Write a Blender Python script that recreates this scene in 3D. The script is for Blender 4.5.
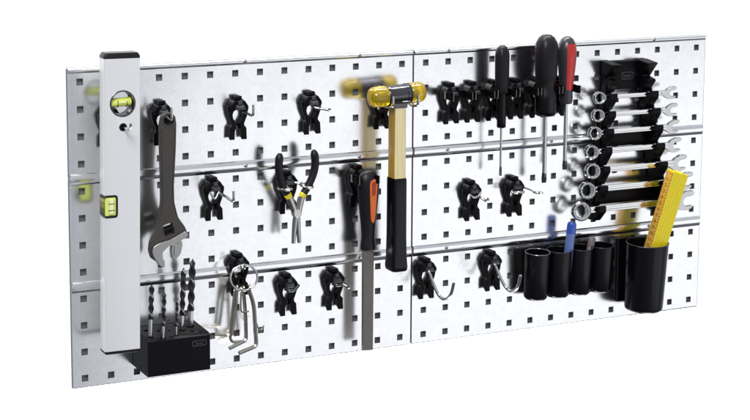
import bpy, bmesh, math, random
from mathutils import Vector, Matrix

random.seed(7)
R = math.radians
for o in list(bpy.data.objects):
    bpy.data.objects.remove(o)
SC = bpy.context.scene
COL = SC.collection

# ------------------------------------------------------------------ camera
cam_data = bpy.data.cameras.new('camera')
cam = bpy.data.objects.new('camera', cam_data)
COL.objects.link(cam)
rm = Matrix(((0.89747603, 0.0584995, -0.43716655),
             (-0.44102518, 0.13204495, -0.88772795),
             (0.005794, 0.98951601, 0.14430693)))
cam.matrix_world = Matrix.Translation((-1.2247501, -2.35843954, 0.54214855)) @ rm.to_4x4()
cam_data.sensor_width = 36
cam_data.lens = 36 * 1795.88 / 750
cam_data.shift_y = -(210 - 99.2275) / 750
cam_data.clip_start = 0.02
cam_data.clip_end = 100
SC.camera = cam

# ------------------------------------------------------------------ studio surround and lamps
SC.view_settings.view_transform = 'Standard'
SC.view_settings.look = 'None'
SC.view_settings.exposure = 0
SC.view_settings.gamma = 1
W = bpy.data.worlds.new('World')
SC.world = W
W.use_nodes = True
wn, wl = W.node_tree.nodes, W.node_tree.links
bg = wn['Background']
tc = wn.new('ShaderNodeTexCoord')
sp = wn.new('ShaderNodeSeparateXYZ')
wl.new(tc.outputs['Generated'], sp.inputs[0])
rp = wn.new('ShaderNodeValToRGB')
mr = wn.new('ShaderNodeMapRange')
mr.inputs['From Min'].default_value = -1
mr.inputs['From Max'].default_value = 1
wl.new(sp.outputs['Z'], mr.inputs['Value'])
wl.new(mr.outputs[0], rp.inputs[0])
cr = rp.color_ramp
cr.elements[0].position = 0.18
cr.elements[0].color = (0.11, 0.115, 0.125, 1)
cr.elements[1].position = 0.50
cr.elements[1].color = (0.50, 0.52, 0.56, 1)
e = cr.elements.new(0.36); e.color = (0.42, 0.44, 0.485, 1)
e = cr.elements.new(0.8); e.color = (0.62, 0.65, 0.70, 1)
mx_ = wn.new('ShaderNodeMapRange')          # the dark camera side of the studio
mx_.inputs['From Min'].default_value = -0.75
mx_.inputs['From Max'].default_value = -0.1
mx_.inputs['To Min'].default_value = 0.38
mx_.inputs['To Max'].default_value = 1.0
wl.new(sp.outputs['X'], mx_.inputs['Value'])
mul = wn.new('ShaderNodeVectorMath')
mul.operation = 'SCALE'
wl.new(rp.outputs[0], mul.inputs[0])
wl.new(mx_.outputs[0], mul.inputs['Scale'])
wl.new(mul.outputs[0], bg.inputs['Color'])
bg.inputs['Strength'].default_value = 1.0


def area(name, loc, target, sx, sy, power, col=(1, 1, 1)):
    d = bpy.data.lights.new(name, 'AREA')
    d.shape = 'RECTANGLE'
    d.size, d.size_y, d.energy, d.color = sx, sy, power, col
    o = bpy.data.objects.new(name, d)
    COL.objects.link(o)
    o.location = loc
    o.rotation_euler = (Vector(target) - Vector(loc)).to_track_quat('-Z', 'Y').to_euler()
    return o


# the big softbox the steel mirrors, a top key from the left, two lamps on the backdrop
area('softbox', (2.3, -2.9, -0.98), (0.35, 0, -0.02), 3.4, 1.8, 13.6)
area('key_softbox', (-1.6, -2.2, 2.0), (-0.1, 0, 0), 1.1, 1.1, 70, (1, 0.99, 0.975))
area('backdrop_lamp', (0.0, 0.25, 2.6), (0.0, 1.6, -0.1), 3.0, 0.4, 120)
area('backdrop_lamp', (0.4, 0.25, -2.6), (0.4, 1.6, 0.1), 3.0, 0.4, 120)


# ------------------------------------------------------------------ materials
def mat(name, col, rough=0.4, metal=0.0, bump=0.0, bscale=300, cvar=0.0, rvar=0.0, spec=0.5,
        trans=0.0, coat=0.0, ior=None, aniso=None):
    m = bpy.data.materials.new(name)
    m.use_nodes = True
    n, l = m.node_tree.nodes, m.node_tree.links
    p = n['Principled BSDF']
    p.inputs['Base Color'].default_value = (*col, 1)
    p.inputs['Roughness'].default_value = rough
    p.inputs['Metallic'].default_value = metal
    p.inputs['Specular IOR Level'].default_value = spec
    p.inputs['Transmission Weight'].default_value = trans
    p.inputs['Coat Weight'].default_value = coat
    if ior:
        p.inputs['IOR'].default_value = ior
    if bump or cvar or rvar:
        t = n.new('ShaderNodeTexCoord')
        mp = n.new('ShaderNodeMapping')
        if aniso:
            mp.inputs['Scale'].default_value = aniso
        l.new(t.outputs['Object'], mp.inputs[0])
        ns = n.new('ShaderNodeTexNoise')
        ns.inputs['Scale'].default_value = bscale
        ns.inputs['Detail'].default_value = 5
        l.new(mp.outputs[0], ns.inputs['Vector'])
        if bump:
            b = n.new('ShaderNodeBump')
            b.inputs['Strength'].default_value = bump
            b.inputs['Distance'].default_value = 0.0006
            l.new(ns.outputs[0], b.inputs['Height'])
            l.new(b.outputs[0], p.inputs['Normal'])
        if cvar:
            mx = n.new('ShaderNodeMix')
            mx.data_type = 'RGBA'
            l.new(ns.outputs[0], mx.inputs['Factor'])
            mx.inputs['A'].default_value = (*[c * (1 - cvar) for c in col], 1)
            mx.inputs['B'].default_value = (*[min(1, c * (1 + cvar)) for c in col], 1)
            l.new(mx.outputs['Result'], p.inputs['Base Color'])
        if rvar:
            r = n.new('ShaderNodeMapRange')
            r.inputs['To Min'].default_value = max(0.02, rough - rvar)
            r.inputs['To Max'].default_value = rough + rvar
            l.new(ns.outputs[0], r.inputs['Value'])
            l.new(r.outputs[0], p.inputs['Roughness'])
    return m


M = {}
M['steel'] = mat('galvanised_sheet', (0.885, 0.888, 0.895), 0.155, 1.0, bump=0.10, bscale=620, rvar=0.05)


def spangle(m):
    """zinc crystals, faint rolling grain and a few smudges on the sheet"""
    n, l = m.node_tree.nodes, m.node_tree.links
    p = n['Principled BSDF']
    t = n.new('ShaderNodeTexCoord')
    vo = n.new('ShaderNodeTexVoronoi')
    vo.inputs['Scale'].default_value = 130
    l.new(t.outputs['Object'], vo.inputs['Vector'])
    bw = n.new('ShaderNodeSeparateColor')
    l.new(vo.outputs['Color'], bw.inputs[0])
    mp = n.new('ShaderNodeMapping')
    mp.inputs['Scale'].default_value = (1, 1, 60)
    l.new(t.outputs['Object'], mp.inputs[0])
    ns = n.new('ShaderNodeTexNoise')
    ns.inputs['Scale'].default_value = 14
    ns.inputs['Detail'].default_value = 6
    l.new(mp.outputs[0], ns.inputs['Vector'])
    sm = n.new('ShaderNodeTexNoise')
    sm.inputs['Scale'].default_value = 9
    sm.inputs['Detail'].default_value = 4
    l.new(t.outputs['Object'], sm.inputs['Vector'])
    a = n.new('ShaderNodeMath'); a.operation = 'MULTIPLY_ADD'
    l.new(bw.outputs[0], a.inputs[0]); a.inputs[1].default_value = .45
    l.new(ns.outputs[0], a.inputs[2])
    c = n.new('ShaderNodeMapRange')
    c.inputs['From Min'].default_value = .25; c.inputs['From Max'].default_value = 1.1
    c.inputs['To Min'].default_value = .93; c.inputs['To Max'].default_value = 1.02
    l.new(a.outputs[0], c.inputs['Value'])
    mu = n.new('ShaderNodeVectorMath'); mu.operation = 'SCALE'
    mu.inputs[0].default_value = p.inputs['Base Color'].default_value[:3]
    l.new(c.outputs[0], mu.inputs['Scale'])
    l.new(mu.outputs[0], p.inputs['Base Color'])
    rr = n.new('ShaderNodeMapRange')
    rr.inputs['From Min'].default_value = .3; rr.inputs['From Max'].default_value = .7
    rr.inputs['To Min'].default_value = .145; rr.inputs['To Max'].default_value = .205
    l.new(sm.outputs[0], rr.inputs['Value'])
    l.new(rr.outputs[0], p.inputs['Roughness'])


spangle(M['steel'])
M['rail'] = mat('rail_steel', (0.86, 0.865, 0.875), 0.17, 1.0, bump=0.03, bscale=500)
M['cavity'] = mat('hole_shade_backing', (0.20, 0.20, 0.21), 0.6)  # dark tone stands in for the dim space behind the holes
M['gap_shade'] = mat('dark_gap_shade', (0.10, 0.10, 0.105), 0.6)  # dark tone paints the shade in the gap between left and right panels
M['black'] = mat('black_plastic', (0.0028, 0.0018, 0.0028), 0.34, bump=0.10, bscale=900, spec=0.12, rvar=0.07)
M['gloss_black'] = mat('gloss_black_plastic', (0.003, 0.0022, 0.0036), 0.2, bump=0.05, bscale=700, spec=0.28, rvar=0.06)
M['grip'] = mat('black_rubber', (0.0075, 0.006, 0.0085), 0.38, bump=0.12, bscale=900, spec=0.3)
M['chrome'] = mat('chrome', (0.70, 0.70, 0.69), 0.10, 1.0, rvar=0.04, bscale=200)
M['satin'] = mat('satin_chrome', (0.52, 0.52, 0.51), 0.16, 1.0, rvar=0.05, bscale=250)
M['wire'] = mat('bright_wire', (0.66, 0.66, 0.65), 0.18, 1.0)
M['nickel'] = mat('nickel', (0.46, 0.43, 0.375), 0.2, 1.0, rvar=0.06, bscale=250)
M['tooldark'] = mat('oiled_forged_steel', (0.085, 0.077, 0.071), 0.42, 0.75, bump=0.35, bscale=700, cvar=0.2)
M['toolbright'] = mat('ground_steel', (0.40, 0.395, 0.385), 0.33, 1.0, bump=0.15, bscale=600, cvar=0.12)
M['plier_steel'] = mat('polished_plier_steel', (0.50, 0.49, 0.47), 0.2, 1.0, rvar=0.06, bscale=250)
M['filesteel'] = mat('file_steel', (0.22, 0.205, 0.19), 0.42, 0.9, bump=0.9, bscale=420, cvar=0.25, aniso=(.6, .6, 3.5))
M['alu'] = mat('anodised_aluminium', (0.78, 0.785, 0.80), 0.38, 0.25, bump=0.05, bscale=900, cvar=0.02)
M['yellow_vial'] = mat('vial_liquid', (0.78, 0.86, 0.17), 0.08, coat=0.5)
M['clear'] = mat('clear_acrylic', (0.92, 0.95, 0.90), 0.05, trans=0.9, ior=1.45)
M['bubble'] = mat('vial_bubble', (0.85, 0.92, 0.45), 0.05, coat=0.5)
M['amber'] = mat('amber_plastic', (0.96, 0.68, 0.012), 0.06, trans=0.74, ior=1.42, coat=0.6)
M['gunmetal'] = mat('blued_steel', (0.10, 0.098, 0.105), 0.18, 0.95, rvar=0.05, bscale=200)
M['wood'] = mat('ash_wood', (0.82, 0.67, 0.38), 0.42, bump=0.15, bscale=90, cvar=0.3, aniso=(5, 5, 0.18))
M['wood_side'] = mat('darker_wood_side', (0.40, 0.235, 0.03), 0.4, bump=0.15, bscale=90, cvar=0.4, aniso=(5, 5, 0.18))
M['orange'] = mat('orange_plastic', (0.70, 0.135, 0.016), 0.35, cvar=0.08, bscale=200)
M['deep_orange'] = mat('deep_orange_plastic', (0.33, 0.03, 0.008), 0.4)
M['red'] = mat('red_plastic', (0.50, 0.018, 0.014), 0.32, coat=0.3)
M['grey_plastic'] = mat('dark_grey_plastic', (0.028, 0.029, 0.035), 0.3, coat=0.2)
M['yellow'] = mat('yellow_paint', (0.88, 0.72, 0.015), 0.38, cvar=0.06, bscale=120)
M['scale'] = mat('ochre_scale', (0.74, 0.40, 0.045), 0.45, cvar=0.08, bscale=150)
M['yellow_band'] = mat('yellow_band', (0.72, 0.58, 0.02), 0.35)
M['blue'] = mat('blue_plastic', (0.035, 0.10, 0.55), 0.2, trans=0.25, coat=0.4)
M['bluelight'] = mat('clear_blue_plastic', (0.24, 0.36, 0.78), 0.15, trans=0.5)
M['taupe'] = mat('taupe_plastic', (0.16, 0.13, 0.13), 0.35)
M['print'] = mat('black_print', (0.02, 0.012, 0.006), 0.5)
M['logo'] = mat('raised_logo', (0.045, 0.045, 0.052), 0.3)
M['backdrop'] = mat('white_paper', (0.9, 0.9, 0.9), 0.8)

# ------------------------------------------------------------------ geometry helpers (x, d, z in mm; d = distance out of the board)


def V(x, d, z):
    return Vector((x * .001, -d * .001, z * .001))


class MB:
    def __init__(s):
        s.bm = bmesh.new()
        s.mi = 0

    def face(s, vs):
        try:
            f = s.bm.faces.new(vs)
            f.material_index = s.mi
            return f
        except ValueError:
            return None

    def box(s, x0, x1, d0, d1, z0, z1):
        return s.prism([(x0, z0), (x1, z0), (x1, z1), (x0, z1)], d0, d1)

    def prism(s, prof, d0, d1, prof1=None):
        """outline in the x-z plane, extruded along d"""
        prof1 = prof1 or prof
        a = [s.bm.verts.new(V(x, d0, z)) for x, z in prof]
        b = [s.bm.verts.new(V(x, d1, z)) for x, z in prof1]
        n = len(a)
        s.face(a); s.face(b[::-1])
        for i in range(n):
            s.face([a[i], b[i], b[(i + 1) % n], a[(i + 1) % n]])

    def prism_x(s, prof, x0, x1):
        """outline in the d-z plane, extruded along x"""
        a = [s.bm.verts.new(V(x0, d, z)) for d, z in prof]
        b = [s.bm.verts.new(V(x1, d, z)) for d, z in prof]
        n = len(a)
        s.face(a); s.face(b[::-1])
        for i in range(n):
            s.face([a[i], b[i], b[(i + 1) % n], a[(i + 1) % n]])

    def prism_z(s, prof, z0, z1):
        """outline in the x-d plane, extruded along z"""
        a = [s.bm.verts.new(V(x, d, z0)) for x, d in prof]
        b = [s.bm.verts.new(V(x, d, z1)) for x, d in prof]
        n = len(a)
        s.face(a); s.face(b[::-1])
        for i in range(n):
            s.face([a[i], b[i], b[(i + 1) % n], a[(i + 1) % n]])

    def rings(s, rings, closed=False, cap=True):
        vr = [[s.bm.verts.new(p) for p in r] for r in rings]
        m = len(vr)
        n = len(vr[0])
        for i in range(m if closed else m - 1):
            p, q = vr[i], vr[(i + 1) % m]
            for k in range(n):
                s.face([p[k], p[(k + 1) % n], q[(k + 1) % n], q[k]])
        if cap and not closed:
            s.face(vr[0][::-1]); s.face(vr[-1])

    def tube(s, pts, r, n=10, closed=False, flat=None, up=None):
        """pts (x,d,z) mm; r number or list (mm); flat = second radius factor"""
        P = [V(*p) for p in pts]
        m = len(P)
        rr = r if isinstance(r, (list, tuple)) else [r] * m
        T = []
        for i in range(m):
            if closed:
                t = P[(i + 1) % m] - P[i - 1]
            else:
                t = P[min(i + 1, m - 1)] - P[max(i - 1, 0)]
            T.append(t.normalized())
        u = Vector(up) if up else (Vector((0, 1, 0)) if abs(T[0].y) < .9 else Vector((0, 0, 1)))
        u = (u - T[0] * u.dot(T[0])).normalized()
        rs = []
        for i in range(m):
            u = (u - T[i] * u.dot(T[i])).normalized()
            w = T[i].cross(u)
            f = flat or 1
            rs.append([P[i] + (u * math.cos(2 * math.pi * k / n) * f + w * math.sin(2 * math.pi * k / n)) * rr[i] * .001
                       for k in range(n)])
        s.rings(rs, closed)

    def lathe(s, o, ax, prof, n=24, closed=False):
        """o origin (x,d,z) mm, ax axis (x,d,z), prof [(t,r)] mm"""
        O = V(*o)
        A = Vector((ax[0], -ax[1], ax[2])).normalized()
        u = Vector((0, 1, 0)) if abs(A.y) < .9 else Vector((1, 0, 0))
        u = (u - A * u.dot(A)).normalized()
        w = A.cross(u)
        rs = [[O + A * t * .001 + (u * math.cos(2 * math.pi * k / n) + w * math.sin(2 * math.pi * k / n)) * max(r, .02) * .001
               for k in range(n)] for t, r in prof]
        s.rings(rs, closed)

    def build(s, name, m, parent=None, bevel=0, seg=2, angle=38, loc=None):
        bmesh.ops.recalc_face_normals(s.bm, faces=s.bm.faces)
        me = bpy.data.meshes.new(name)
        s.bm.to_mesh(me)
        s.bm.free()
        for x in (m if isinstance(m, (list, tuple)) else [m]):
            me.materials.append(x)
        me.shade_smooth()
        o = bpy.data.objects.new(name, me)
        COL.objects.link(o)
        if loc is not None:
            o.location = loc
        if parent:
            o.parent = parent
        if bevel:
            b = o.modifiers.new('bevel', 'BEVEL')
            b.width = bevel * .001
            b.segments = seg
            b.limit_method = 'ANGLE'
            b.angle_limit = R(angle)
            b.harden_normals = True
        me.set_sharp_from_angle(angle=R(180 if bevel else angle))
        if bevel:
            me.set_sharp_from_angle(angle=R(angle))
        return o


def tag(o, label=None, cat=None, group=None, kind=None):
    if label: o['label'] = label
    if cat: o['category'] = cat
    if group: o['group'] = group
    if kind: o['kind'] = kind
    return o


def thing(name, label, cat, loc=(0, 0, 0), group=None):
    o = bpy.data.objects.new(name, None)
    COL.objects.link(o)
    o.empty_display_size = .01
    o.location = V(*loc)
    return tag(o, label, cat, group)


def copy_tree(o):
    c = o.copy(); COL.objects.link(c)
    for ch in list(o.children):
        k = ch.copy(); COL.objects.link(k); k.parent = c
        for g in list(ch.children):
            j = g.copy(); COL.objects.link(j); j.parent = k
    return c


def text_mesh(name, body, size, m, parent, mw, extrude=0.0):
    cu = bpy.data.curves.new(name, 'FONT')
    cu.body = body
    cu.size = size * .001
    cu.align_x = 'CENTER'; cu.align_y = 'CENTER'
    cu.extrude = extrude * .001
    t = bpy.data.objects.new(name, cu)
    COL.objects.link(t)
    dg = bpy.context.evaluated_depsgraph_get()
    me = bpy.data.meshes.new_from_object(t.evaluated_get(dg))
    bpy.data.objects.remove(t)
    bpy.data.curves.remove(cu)
    me.materials.clear(); me.materials.append(m)
    o = bpy.data.objects.new(name, me)
    COL.objects.link(o)
    o.parent = parent
    o.matrix_local = mw
    return o


def boolean_cut(o, cutters):
    for c in cutters:
        b = o.modifiers.new('cut', 'BOOLEAN')
        b.object = c
        b.operation = 'DIFFERENCE'
        b.solver = 'EXACT'
    bpy.context.view_layer.update()
    dg = bpy.context.evaluated_depsgraph_get()
    me = bpy.data.meshes.new_from_object(o.evaluated_get(dg))
    o.modifiers.clear()
    old = o.data
    o.data = me
    bpy.data.meshes.remove(old)
    for c in cutters:
        d = c.data
        bpy.data.objects.remove(c)
        bpy.data.meshes.remove(d)
    me.shade_smooth()
    me.set_sharp_from_angle(angle=R(30))


def smooth_path(pts, n=6):
    """Catmull-Rom"""
    out = []
    m = len(pts)
    for i in range(m - 1):
        p0, p1, p2, p3 = pts[max(i - 1, 0)], pts[i], pts[i + 1], pts[min(i + 2, m - 1)]
        for k in range(n):
            t = k / n
            out.append(tuple(.5 * ((2 * b) + (-a + c) * t + (2 * a - 5 * b + 4 * c - d) * t * t + (-a + 3 * b - 3 * c + d) * t ** 3)
                             for a, b, c, d in zip(p0, p1, p2, p3)))
    out.append(pts[-1])
    return out


def round_poly(pts, r, n=4):
    """rounds the corners of a 2-D outline"""
    out = []
    m = len(pts)
    for i in range(m):
        a, b, c = Vector(pts[i - 1]), Vector(pts[i]), Vector(pts[(i + 1) % m])
        u, w = (a - b), (c - b)
        q = min(r, u.length * .45, w.length * .45)
        p, s = b + u.normalized() * q, b + w.normalized() * q
        for k in range(n + 1):
            t = k / n
            x = p * (1 - t) ** 2 + b * 2 * t * (1 - t) + s * t * t
            out.append((x.x, x.y))
    return out


def cx(c):
    return (c - 13.5) * 38 + (2 if c >= 14 else 0)


def rz(r):
    return (5.5 - r) * 38


# ------------------------------------------------------------------ the setting: white paper far behind the board
b = MB()
b.bm.faces.new([b.bm.verts.new(Vector(p)) for p in ((-4, 1.6, -4), (5, 1.6, -4), (5, 1.6, 4), (-4, 1.6, 4))])
tag(b.build('backdrop', M['backdrop']), kind='structure')

# ------------------------------------------------------------------ six perforated panels
HOLE = 4.7
PANEL_TXT = [['upper left perforated steel panel, behind the wrench and the upper half of the level',
              'middle left perforated steel panel, behind the pliers and the file handle',
              'lower left perforated steel panel, behind the drill bit block and hex keys'],
             ['upper right perforated steel panel, behind the three screwdrivers',
              'middle right perforated steel panel, behind the lower wrenches and two short hooks',
              'lower right perforated steel panel, behind the black tubes and two J hooks']]


def panel(ci, ri):
    c0, r0 = ci * 14, ri * 4
    xs0, xs1 = (-530, -1.3) if ci == 0 else (1.3, 532)
    zt = [228, 75.3, -76.7][ri]
    zb = [76.7, -75.3, -221.5][ri]
    t = thing('perforated_panel', PANEL_TXT[ci][ri], 'metal panel', ((xs0 + xs1) / 2, 0, zb), 'perforated panels bolted edge to edge')
    ox, oz = (xs0 + xs1) / 2, zb
    xs = [xs0]
    for c in range(c0, c0 + 14):
        xs += [cx(c) - HOLE, cx(c) + HOLE]
    xs.append(xs1)
    zs = [zb]
    for r in range(r0 + 3, r0 - 1, -1):
        zs += [rz(r) - HOLE, rz(r) + HOLE]
    zs.append(zt)
    m = MB()
    bm = m.bm
    fr = [[bm.verts.new(V(x - ox, 0, z - oz)) for z in zs] for x in xs]
    bk = [[bm.verts.new(V(x - ox, -3.2, z - oz)) for z in zs] for x in xs]
    nx, nz = len(xs), len(zs)

    def solid(i, k):
        return 0 <= i < nx - 1 and 0 <= k < nz - 1 and not (i % 2 == 1 and k % 2 == 1)
    for i in range(nx - 1):
        for k in range(nz - 1):
            if solid(i, k):
                m.face([fr[i][k], fr[i + 1][k], fr[i + 1][k + 1], fr[i][k + 1]])
                m.face([bk[i][k], bk[i][k + 1], bk[i + 1][k + 1], bk[i + 1][k]])
                if not solid(i - 1, k): m.face([fr[i][k], fr[i][k + 1], bk[i][k + 1], bk[i][k]])
                if not solid(i + 1, k): m.face([fr[i + 1][k], bk[i + 1][k], bk[i + 1][k + 1], fr[i + 1][k + 1]])
                if not solid(i, k - 1): m.face([fr[i][k], bk[i][k], bk[i + 1][k], fr[i + 1][k]])
                if not solid(i, k + 1): m.face([fr[i][k + 1], fr[i + 1][k + 1], bk[i + 1][k + 1], bk[i][k + 1]])
    m.build('face_plate', M['steel'], t)
    # folded side flanges and an added dark pan for the shade behind the holes
    for x, sg in ((xs0, 1), (xs1, -1)):
        outer_side = (sg > 0) == (ci == 0)
        a, bb = x - ox, x - ox + sg * 1.5
        m = MB()
        w = 2.2 if outer_side else .3
        m.prism_z([(a - sg * .02, -.02), (a - sg * w * .38, -w * .08), (a - sg * w * .71, -w * .3), (a - sg * w * .93, -w * .62), (a - sg * w, -w),
                   (a - sg * w, -15), (a + sg * -.04, -15), (a + sg * -.04, -.1)][::1], zb - oz, zt - oz)
        m.build('side_flange', M['rail'] if outer_side else M['gap_shade'], t, angle=50)  # inner flanges coloured dark as the shade of the middle gap
    if ri == 2:
        m = MB()
        m.prism_x([(-.02, -.02), (-.16, -.8), (-.6, -1.5), (-1.4, -2.1), (-2.2, -2.2), (-14, -2.2), (-14, -.1), (-.1, -.1)], xs0 - ox, xs1 - ox)
        m.build('bottom_flange', M['rail'], t, angle=50)
    if ci == 0:
        m = MB()
        m.box(xs1 - ox - 6, xs1 - ox + 2.2, -17.5, -15.6, zb - oz + .5, zt - oz - .5)
        m.build('gap_shade_strip', M['gap_shade'], t)  # added strip, keeps the bright backdrop from showing through the gap
    m = MB()
    m.box(xs0 - ox + 1.6, xs1 - ox - 1.6, -9, -7.5, zb - oz + 1.6, zt - oz - 1.6)
    m.box(xs0 - ox + 1.6, xs1 - ox - 1.6, -13.4, -3.3, zb - oz, zb - oz + 1.5)
    m.box(xs0 - ox + 1.6, xs1 - ox - 1.6, -13.4, -3.3, zt - oz - 1.5, zt - oz)
    m.build('hole_shade_pan', M['cavity'], t)
    # the rolled top rail
    top = [228, 82, -70][ri] - oz
    low = [221, 66.2, -85.8][ri] - oz
    if ri == 0:
        prof = [(.3, top), (2.2, top - .5), (3.0, top - 1.6), (3.0, low + 3), (2.0, low + 1), (.3, low)]
    else:
        prof = [(.3, top), (2.6, top - .6), (3.3, top - 1.8), (3.3, top - 9), (2.9, top - 11.4), (1.9, top - 13.6), (.9, low + .8), (.3, low)]
    m = MB()
    m.prism_x(prof, xs0 - ox + .4, xs1 - ox - .4)
    m.build('top_rail', M['rail'], t, angle=50)
    for sx in ((-456, -271, -90) if ci == 0 else (58, 242, 430)):
        m = MB()
        zc = (top + low) / 2 + (1 if ri else 1.5)
        m.lathe((sx - ox, 2.9, zc), (0, 1, 0), [(-1, 2.6), (1.6, 2.6), (2.2, 1.8), (2.2, .02)], 14)
        m.build('screw', M['nickel'], t)
    if ri == 2:
        for sx in ((-456, -271, -90) if ci == 0 else (58, 242, 430)):
            m = MB()
            m.lathe((sx - ox, -4, 1.5), (0, 0, -1), [(0, 2.6), (3.2, 2.6), (3.8, 1.6), (3.8, .02)], 12)
            m.build('screw', M['nickel'], t)
    return t


for ci in (0, 1):
    for ri in (0, 1, 2):
        panel(ci, ri)

# ------------------------------------------------------------------ black clip holders with their hooks
HG = 'black clip holders plugged into the panel holes'


def clip_body(t):
    """two bowed legs under a faceted head; anchored on the upper hole"""
    m = MB()
    # legs: bowed strips of plastic standing on edge
    for s in (-1, 1):
        def leg(zb, w):
            out = [(15.4, -7), (15.4, -12), (13.6, -22), (9.6, -32), (9.2, -35), (12.8, -39.5), (13 + w, zb + (2 if zb > -52 else 0))]
            inn = [(5.2, zb), (4.8, -44), (3.0, -37.5), (3.2, -31.5), (7.6, -25), (8.4, -20), (6.8, -15), (0.5, -12.2)]
            pr = [(s * x, z) for x, z in [(0.5, -7)] + out + inn]
            return pr[::-1] if s < 0 else pr
        m.prism(leg(-50.5, 0), .8, 11.5, leg(-56, .4))
    # head
    m.prism([(-15, -12.5), (15, -12.5), (15, -6.5), (9.5, 2), (-9.5, 2), (-15, -6.5)], .8, 17,
            [(-13.5, -12.5), (13.5, -12.5), (13.5, -7.5), (8, .5), (-8, .5), (-13.5, -7.5)])
    m.box(-5, 5, .8, 13, 1.6, 6.8)
    o = m.build('clip_body', M['black'], t, bevel=.7)
    m = MB()
    m.prism([(-8, -12), (8, -12), (6, -4.5), (-6, -4.5)], 16.6, 23, [(-7, -11.5), (7, -11.5), (5, -7), (-5, -7)])
    m.prism([(-3.6, -4.8), (3.6, -4.8), (2.8, 1), (-2.8, 1)], 16.6, 19.5)
    m.build('hook_socket', M['grey_plastic'], o, bevel=.7)  # lighter grey puts the head's facet highlights into the colour


def wire(t, paths, r=1.9, name='hook', m='wire'):
    b = MB()
    for p in paths:
        b.tube(smooth_path(p, 5), r, 10)
    return b.build(name, M[m], t)


def ringpath(x, d, z, rx, rd, tilt=0, a0=0, a1=360, n=18):
    return [(x + rx * math.cos(R(a0 + (a1 - a0) * k / n)), d + rd * math.sin(R(a0 + (a1 - a0) * k / n)),
             z + tilt * math.sin(R(a0 + (a1 - a0) * k / n))) for k in range(n + 1)]


proto = thing('tool_holder', '', 'tool holder')
clip_body(proto)


def holder(c, r, kind, label):
    t = copy_tree(proto)
    t.location = V(cx(c), 0, rz(r))
    t.rotation_euler = (0, R(random.uniform(-1.6, 1.6)), 0)
    t['label'] = label
    t['group'] = HG
    if kind == 'single':
        wire(t, [[(5, 18, -15), (5, 34, -15.4), (5, 50, -15.8), (5, 54, -14.5), (5, 55.5, -9), (5, 55.5, 0)]])
    elif kind == 'single_long':
        wire(t, [[(6, 18, -15), (6, 40, -16), (6, 64, -18), (6, 70, -17), (6, 72, -12), (6, 72, -3)]])
        wire(t, [[(-9, 20, -13), (-4, 24, -22), (3, 23, -13), (8, 20, -20)]], 1.5, 'spring_wire')
    elif kind == 'through':
        wire(t, [[(1, 18, -15), (1, 50, -16.5), (1, 76, -17.5), (1, 84, -18), (1, 92, -17), (1, 98, -11), (1, 99, -8)]])
    elif kind == 'eye':
        wire(t, [[(-1, 18, -13), (-1, 40, -13.5), (-1, 49, -14), (-1, 52.5, -12), (-1, 53.5, -4), (-1, 53.5, 3)]])
    elif kind == 'twin_short':
        wire(t, [[(-3, 18, -13), (-3, 34, -14), (0, 44, -14.5), (3, 34, -14), (3, 18, -13)],
                 [(2, 40, -14.5), (4, 58, -14), (4, 62, -14), (4, 66, -9)]], 1.9)
    elif kind == 'stub':
        wire(t, [[(4, 18, -15), (4, 34, -17), (4, 42, -18.5), (4, 50, -18), (4, 53, -14)]], 2.0)
        wire(t, [[(-9, 20, -13), (-3, 24, -17), (4, 25, -14.5), (9, 22, -10)]], 1.6, 'spring_wire')
    elif kind == 'rings':
        wire(t, [ringpath(-15, 35, -13, 8, 15, 1), [(-9, 18, -12.5), (-12, 22, -13)]], 1.8, 'ring_hook')
        wire(t, [ringpath(19, 35, -12, 7, 15, -1), [(9, 16, -10), (16, 21, -12)]], 1.8, 'ring_hook')
    elif kind == 'loops':
        wire(t, [ringpath(-6, 30, -14, 9, 8, 1)], 1.8, 'ring_hook')
        wire(t, [[(9, 16, -9), (12, 30, -10), (12, 44, -11)], ringpath(14, 56, -11.5, 4, 11, 1)], 1.5, 'ring_hook')
    elif kind == 'j':
        wire(t, [[(-3, 18, -9), (-3, 25, -13), (-3, 36, -24), (-2, 50, -38), (0, 62, -43.5), (1.5, 74, -41), (2.5, 84, -31), (2.5, 91, -14)]],
             2.4, 'j_hook')
    elif kind == 'cup':
        wire(t, [[(-8, 19, -13), (-4, 26, -14.5), (4, 26, -14.5), (9, 23, -12), (13, 20, -10)]], 2.4, 'short_clip', 'gunmetal')
    elif kind == 'cup_tip':
        wire(t, [[(-8, 19, -13), (-4, 26, -14.5), (4, 26, -14.5), (9, 24, -12)]], 2.4, 'short_clip', 'gunmetal')
        wire(t, [[(6, 24, -14), (8, 36, -16), (8, 41, -16), (8, 43, -12)]], 2.2, 'hook')
    elif kind == 'hammer':
        for s, x0 in ((-1, -10), (1, 31)):
            wire(t, [[(s * 6, 18, -13), (x0, 28, -16), (x0, 46, -17.5), (x0, 60, -16), (x0, 66, -12), (x0, 67, -3), (x0, 67, 1)]], 1.9, 'hook')
    elif kind == 'file':
        b = MB()
        b.box(-14, 14, 16, 20, -15, -3)
        b.build('socket_plate', M['black'], t, bevel=.6)
        spring(t)
    elif kind == 'spring':
        b = MB()
        b.box(-18.2, 18.2, 14, 19, -14, -4)
        b.build('socket_plate', M['black'], t, bevel=.6)
        spring(t)
    elif kind == 'key':
        wire(t, [[(-4, 18, -8), (-4, 30, -8.5), (-4, 38, -8.5), (-4, 42, -7), (-4, 43, -2)]], 2.0)
    return t


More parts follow.
